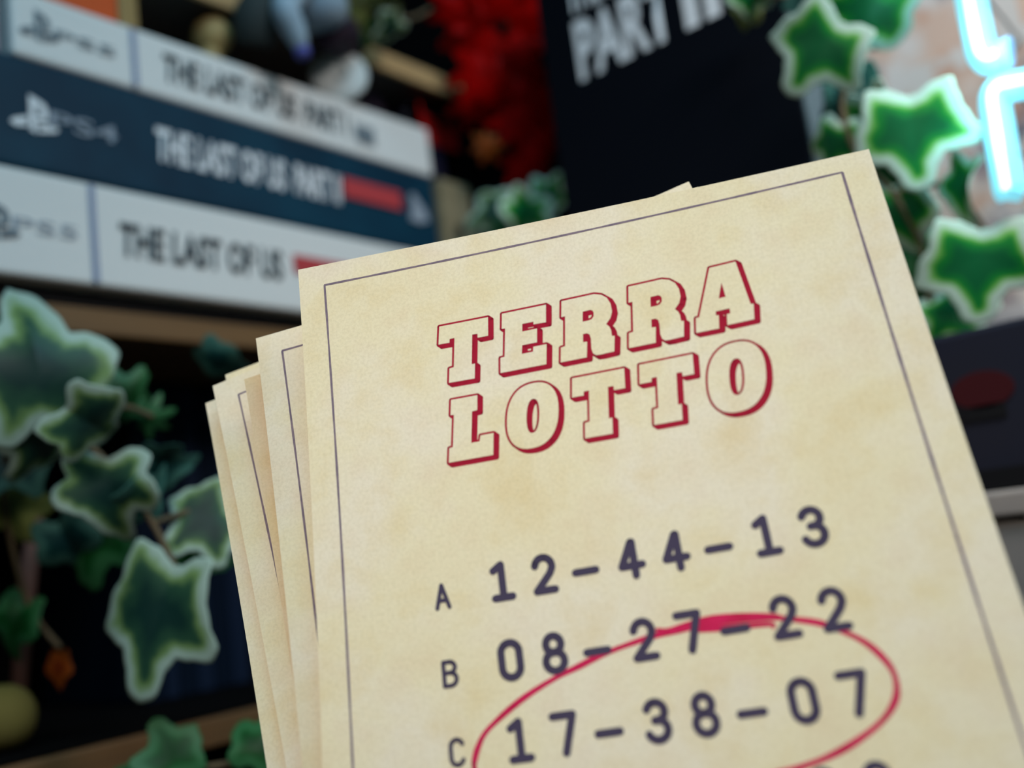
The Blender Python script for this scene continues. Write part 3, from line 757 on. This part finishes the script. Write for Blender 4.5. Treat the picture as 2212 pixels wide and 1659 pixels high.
class Print:
    """flat shapes drawn in sheet coordinates, cut fine and laid on the bent sheet; a layer number lifts later shapes"""
    def __init__(self): self.bm = bmesh.new(); self.lay = self.bm.verts.layers.float.new('lift')
    def poly(self, pts, holes=(), lift=1, mi=0):
        if holes:
            es = []
            for loop in [pts] + list(holes):
                vs = [self.bm.verts.new((x, y, 0)) for x, y in loop]
                for vv in vs: vv[self.lay] = lift
                es += [self.bm.edges.new((vs[i], vs[(i + 1) % len(vs)])) for i in range(len(vs))]
            r = bmesh.ops.triangle_fill(self.bm, use_beauty=True, use_dissolve=False, edges=es)
            for g in r['geom']:
                if isinstance(g, bmesh.types.BMFace): g.material_index = mi
        else:
            vs = [self.bm.verts.new((x, y, 0)) for x, y in pts]
            for vv in vs: vv[self.lay] = lift
            fc = self.bm.faces.new(vs); fc.material_index = mi
    def ribbon(self, pts, wd, lift=1, mi=0, caps=True):
        W = wd if isinstance(wd, (list, tuple)) else [wd] * len(pts)
        P = [np.array(q, float) for q in pts]
        for i in range(len(P) - 1):
            d = P[i + 1] - P[i]; l = np.linalg.norm(d)
            if l < 1e-9: continue
            nn = np.array([-d[1], d[0]]) / l
            self.poly([P[i] + nn * W[i] / 2, P[i] - nn * W[i] / 2, P[i + 1] - nn * W[i + 1] / 2, P[i + 1] + nn * W[i + 1] / 2], lift=lift, mi=mi)
        for i, q in enumerate(P):
            if caps or 0 < i < len(P) - 1:
                self.poly([(q[0] + math.cos(t) * W[i] / 2, q[1] + math.sin(t) * W[i] / 2) for t in np.linspace(0, 2 * math.pi, 13)[:-1]], lift=lift, mi=mi)
    def finish(self, name, f, mats, parent, k=0, step=0.02):
        bm = self.bm
        bmesh.ops.triangulate(bm, faces=[fc for fc in bm.faces if len(fc.verts) > 4])
        xs_ = [v.co.x for v in bm.verts]; ys_ = [v.co.y for v in bm.verts]
        for axis, lo, hi in ((0, min(xs_), max(xs_)), (1, min(ys_), max(ys_))):
            c = math.ceil(lo / step) * step
            while c < hi:
                no = (1, 0, 0) if axis == 0 else (0, 1, 0)
                bmesh.ops.bisect_plane(bm, geom=bm.verts[:] + bm.edges[:] + bm.faces[:], plane_co=(c, c, 0), plane_no=no)
                c += step
        me = bpy.data.meshes.new(name); 
        uvl = bm.loops.layers.uv.new('sheet')
        for fc in bm.faces:
            for lp in fc.loops: lp[uvl].uv = (lp.vert.co.x + 3.7 * k, lp.vert.co.y + 1.3 * k)
        for v in bm.verts:
            v.co = f(v.co.x, v.co.y, -0.000022 * max(v[self.lay], 1))
        bm.normal_update()
        for fc in bm.faces:
            if fc.normal.dot(N_W) > 0: fc.normal_flip()
        bm.to_mesh(me); bm.free()
        return link(name, me, mats, parent)

def add_border(f, root, k):
    P = Print()
    def seg(a, b, n=24, wd=0.0042):
        pts = [(a[0] + (b[0] - a[0]) * i / n, a[1] + (b[1] - a[1]) * i / n) for i in range(n + 1)]
        P.ribbon(pts, [wd * (0.95 + 0.18 * math.sin(i * 2.3 + k)) for i in range(n + 1)], caps=False)
    seg((-0.001, 0), (1.001, 0)); seg((0, 0), (0, 1.50)); seg((1, 0), (1, 1.50), wd=0.0050); seg((0, 1.50), (1, 1.50))
    P.finish('printed_border', f, M_line, root, k, step=0.05)

def ticket(f, k, label):
    org = f(0.5, V1)
    root = empty('lottery_ticket', org)
    tag(root, label, 'ticket', 'fanned lottery tickets')
    me = sheet_mesh(f, k, straight=(k > 0))
    link('paper_sheet', me, M_paperb if k == 2 else M_paper, root)
    add_border(f, root, k)
    return root

front_t = ticket(front, 0, 'frontmost aged paper lottery ticket with red title and a number row ringed in crimson')
SHEETS = [
 ([-0.0975, 0.0229, 0.0271, 0.0063, 0.0714, -0.0019, 0.0066, 0.0024, -0.0023], 'aged paper ticket directly behind the frontmost one, showing a long strip of printed border'),
 ([-0.1615, 0.0724, 0.0442, 0.0121, 0.1205, 0.0003, 0.0014, -0.0002, 0.0006], 'browner ticket third from the front, showing only a narrow plain edge strip'),
 ([-0.2180, 0.0550, -0.0300, 0.0235, 0.1782, -0.0100, -0.0141, 0.0009, -0.0120], 'fourth ticket from the front, its curved printed border line and one raised corner showing'),
 ([-0.1967, 0.0380, -0.0446, 0.0310, 0.1960, -0.0040, -0.0006, -0.0002, 0.0001], 'fifth ticket from the front, only slivers of its two top corners showing'),
 ([-0.2136, 0.0039, -0.0106, 0.0375, 0.2250, 0.0, -0.0090, 0.0, 0.0], 'rearmost ticket of the fan, a pale strip along its outer edge'),
]
for k, (s, lab) in enumerate(SHEETS):
    ticket(make_placer(s), k + 1, lab)

# title letters, in sheet coordinates
T_ = [(0.2197, 0.1355), (0.3151, 0.1362), (0.3108, 0.1739), (0.2906, 0.1737), (0.2910, 0.1655), (0.2810, 0.1652), (0.2732, 0.2238), (0.2795, 0.2240), (0.2757, 0.2530), (0.2263, 0.2520), (0.2301, 0.2236), (0.2388, 0.2228), (0.2464, 0.1647), (0.2369, 0.1650), (0.2357, 0.1722), (0.2143, 0.1718)]
E_ = [(0.3421, 0.1352), (0.4271, 0.1352), (0.4222, 0.1705), (0.3984, 0.1697), (0.3991, 0.1643), (0.3777, 0.1642), (0.3757, 0.1794), (0.4039, 0.1792), (0.4001, 0.2066), (0.3720, 0.2064), (0.3690, 0.2232), (0.3902, 0.2234), (0.3920, 0.2139), (0.4172, 0.2139), (0.4114, 0.2530), (0.3248, 0.2525), (0.3283, 0.2228), (0.3365, 0.2222), (0.3445, 0.1661), (0.3380, 0.1658)]
R_ = [(0.5831, 0.1343), (0.6450, 0.1338), (0.6580, 0.1385), (0.6671, 0.1470), (0.6718, 0.1600), (0.6720, 0.1758), (0.6672, 0.1880), (0.6575, 0.1984), (0.6625, 0.2050), (0.6643, 0.2120), (0.6640, 0.2238), (0.6690, 0.2246), (0.6634, 0.2546), (0.6400, 0.2553), (0.6300, 0.2548), (0.6250, 0.2500), (0.6235, 0.2408), (0.6255, 0.2207), (0.6245, 0.2120), (0.6200, 0.2085), (0.6127, 0.2087), (0.6105, 0.2243), (0.6180, 0.2250), (0.6127, 0.2552), (0.5641, 0.2548), (0.5686, 0.2260), (0.5767, 0.2250), (0.5853, 0.1660), (0.5780, 0.1664)]
RH = [(0.6188, 0.1643), (0.6330, 0.1640), (0.6370, 0.1662), (0.6385, 0.1710), (0.6372, 0.1780), (0.6330, 0.1826), (0.6270, 0.1841), (0.6159, 0.1841)]
A_ = [(0.7326, 0.1322), (0.7800, 0.1312), (0.7885, 0.2202), (0.7936, 0.2210), (0.7885, 0.2507), (0.7415, 0.2507), (0.7445, 0.2297), (0.7509, 0.2295), (0.7515, 0.2197), (0.7267, 0.2199), (0.7258, 0.2278), (0.7306, 0.2281), (0.7263, 0.2537), (0.6857, 0.2530), (0.6904, 0.2246), (0.6965, 0.2242)]
AH = [(0.7477, 0.1662), (0.7494, 0.1958), (0.7369, 0.1963)]
L_ = [(0.2266, 0.2860), (0.2768, 0.2864), (0.2733, 0.3152), (0.2634, 0.3158), (0.2553, 0.3751), (0.2709, 0.3751), (0.2736, 0.3643), (0.2983, 0.3643), (0.2928, 0.4050), (0.2100, 0.4045), (0.2138, 0.3774), (0.2207, 0.3766), (0.2291, 0.3158), (0.2226, 0.3152)]
def sup(cx, cy, rx, ry, slant, p=2.35, n=44):
    out = []
    for t in np.linspace(0, 2 * math.pi, n + 1)[:-1]:
        c, s = math.cos(t), math.sin(t)
        x = abs(c) ** (2 / p) * math.copysign(1, c) * rx; y = abs(s) ** (2 / p) * math.copysign(1, s) * ry
        out.append((cx + x - slant * y, cy + y))
    return out
def mv(P, dx, dy): return [(x + dx, y + dy) for x, y in P]
dR = 0.4568 - 0.5831
GLYPHS = [(T_, []), (E_, []), (mv(R_, dR, 0.0005), [mv(RH, dR, 0.0005)]), (R_, [RH]), (A_, [AH]),
          (L_, []), (sup(0.3732, 0.3452, 0.0478, 0.0610, 0.15), [sup(0.3736, 0.3462, 0.0118, 0.0318, 0.15)]),
          (mv(T_, 0.2341, 0.1548), []), (mv(T_, 0.3568, 0.1550), []),
          (sup(0.7375, 0.3498, 0.0500, 0.0640, 0.15), [sup(0.7375, 0.3500, 0.0128, 0.0335, 0.15)])]
P = Print()
LW, SHX, SHY = 0.0039, 0.0062, 0.0060
offs = [(math.cos(t) * LW, math.sin(t) * LW) for t in np.linspace(0, 2 * math.pi, 17)[:-1]]
for outer, holes in GLYPHS:
    for loop in [outer] + holes:             # the red line drawn round each outline, and its swept shade
        n = len(loop)
        for i in range(n):
            a, b = loop[i], loop[(i + 1) % n]
            P.ribbon([a, b], 2 * LW, lift=1)
            P.ribbon([(a[0] + SHX, a[1] + SHY), (b[0] + SHX, b[1] + SHY)], 2 * LW, lift=1)
            P.ribbon([a, (a[0] + SHX, a[1] + SHY)], 2 * LW, lift=1)
            P.poly([a, b, (b[0] + SHX, b[1] + SHY), (a[0] + SHX, a[1] + SHY)], lift=1)
    P.poly(outer, holes, lift=2.4, mi=1)
P.finish('title_lettering', front, [M_red, M_paper], front_t, 0)

# number rows
def arc(cx, cy, rx, ry, a0, a1, n=14):
    return [(cx + rx * math.cos(math.radians(a0 + (a1 - a0) * i / n)), cy + ry * math.sin(math.radians(a0 + (a1 - a0) * i / n))) for i in range(n + 1)]
DIG = {
 '0': [arc(.5, .28, .46, .28, 180, 360) + arc(.5, .72, .46, .28, 0, 180) + [(.04, .28)]],
 '1': [[(.10, .16), (.52, 0), (.52, 1)], [(.08, 1), (.98, 1)]],
 '2': [arc(.5, .28, .44, .28, 190, 375, 18) + [(.80, .50), (.04, 1), (.98, 1)]],
 '3': [arc(.48, .25, .42, .25, 200, 430, 18)[:-1] + [(.50, .48)], [(.40, .48), (.55, .48)], arc(.48, .73, .47, .27, -78, 158, 20)],
 '4': [[(.60, .0), (.02, .70), (1.04, .70)], [(.60, 0), (.66, 0), (.66, 1)]],
 '7': [[(0, 0), (.98, 0), (.48, 1)]],
 '8': [arc(.5, .24, .38, .24, 0, 360, 22), arc(.5, .73, .46, .27, 0, 360, 24)],
 '9': [arc(.5, .28, .44, .28, 0, 360, 22), [(.94, .28), (.92, .5), (.35, 1)]],
 '-': [[(-.12, .63), (.92, .63)]],
}
LET = {'A': [[(0, 1), (.48, 0), (1, 1)], [(.17, .68), (.83, .68)]],
       'B': [[(0, 0), (0, 1)], [(0, 0), (.5, 0)] + arc(.5, .23, .42, .23, -90, 90, 10) + [(0, .46)], [(.5, .46)] + arc(.5, .73, .48, .27, -90, 90, 10) + [(0, 1)]],
       'C': [arc(.55, .28, .48, .28, -20, -180, 12) + arc(.55, .72, .48, .28, 180, 20, 12)]}
def glyph(P, strokes, u, v, w_, h, st, lift=3):
    for s in strokes: P.ribbon([(u + x * w_, v - h + y * h) for x, y in s], st, lift=lift)
U0, PITCH = 0.2815, 0.0742
GW, GH, ST = 0.0335, 0.0560, 0.0128
for row, vb, letter in (('12-44-13', 0.6645, 'A'), ('08-27-22', 0.7960, 'B'), ('17-38-07', 0.9215, 'C')):
    P = Print()
    for i, ch in enumerate(row):
        glyph(P, DIG[ch], U0 + PITCH * i - GW * 0.5, vb - ST / 2 + 0.0015 * (1 - abs(i - 3.5) / 3.5) * 0, GW, GH, ST)
    P.finish('number_row', front, M_ink, front_t)
    P = Print(); lv = {'A': 0.6605, 'B': 0.7895, 'C': 0.9130}[letter]; lu = {'A': 0.1645, 'B': 0.1660, 'C': 0.1650}[letter]
    glyph(P, LET[letter], lu, lv - 0.0015, 0.0215, 0.0385, 0.0072)
    P.finish('row_letter', front, M_ink, front_t)
P = Print()                                     # the tops of the next row's last two digits
for i, ch in ((6, '0'), (7, '9')):
    glyph(P, DIG[ch], U0 + PITCH * i - GW * 0.5 + 0.002, 1.0490 - ST / 2, GW, GH, ST)
P.finish('number_row', front, M_ink, front_t)

# the crimson ring
RING = [(0.2034, 0.9108), (0.2112, 0.8908), (0.227, 0.8682), (0.2606, 0.8442), (0.302, 0.8211), (0.3509, 0.8008), (0.3911, 0.7884), (0.4311, 0.776), (0.4705, 0.7673), (0.5286, 0.7579), (0.5661, 0.7564), (0.6145, 0.7531), (0.6579, 0.7547), (0.7103, 0.7603), (0.7436, 0.7686), (0.7758, 0.7791), (0.8058, 0.7962), (0.8339, 0.8179), (0.8533, 0.8446), (0.8614, 0.869), (0.8578, 0.8947), (0.8443, 0.9154), (0.8202, 0.9346), (0.7832, 0.9537), (0.7477, 0.9668), (0.713, 0.9753), (0.66, 0.9840), (0.58, 0.9930), (0.48, 0.9960), (0.38, 0.9900), (0.29, 0.9760), (0.235, 0.9580), (0.209, 0.9380), (0.2030, 0.9200), (0.2034, 0.9108)]
path = [tuple(q[:2]) for q in smooth_path([(x, y, 0) for x, y in RING], 6)]
P = Print()
P.ribbon(path, [0.0092 + 0.0012 * math.sin(i * 0.37) for i in range(len(path))], lift=2)
over = [tuple(q[:2]) for q in smooth_path([(x, y, 0) for x, y in [(0.5285, 0.7500), (0.5450, 0.7545), (0.5800, 0.7505), (0.6150, 0.7475), (0.6550, 0.7500), (0.6900, 0.7540), (0.7180, 0.7590)]], 6)]
P.ribbon(over, [0.006 + 0.007 * math.sin(math.pi * i / len(over)) for i in range(len(over))], lift=2)
low = [tuple(q[:2]) for q in smooth_path([(x, y, 0) for x, y in [(0.5900, 0.7585), (0.6200, 0.7625), (0.6600, 0.7655), (0.7030, 0.7690), (0.7075, 0.7740)]], 6)]
P.ribbon(low, [0.012 - 0.006 * i / len(low) for i in range(len(low))], lift=2)
P.finish('marker_ring', front, M_pen, front_t)
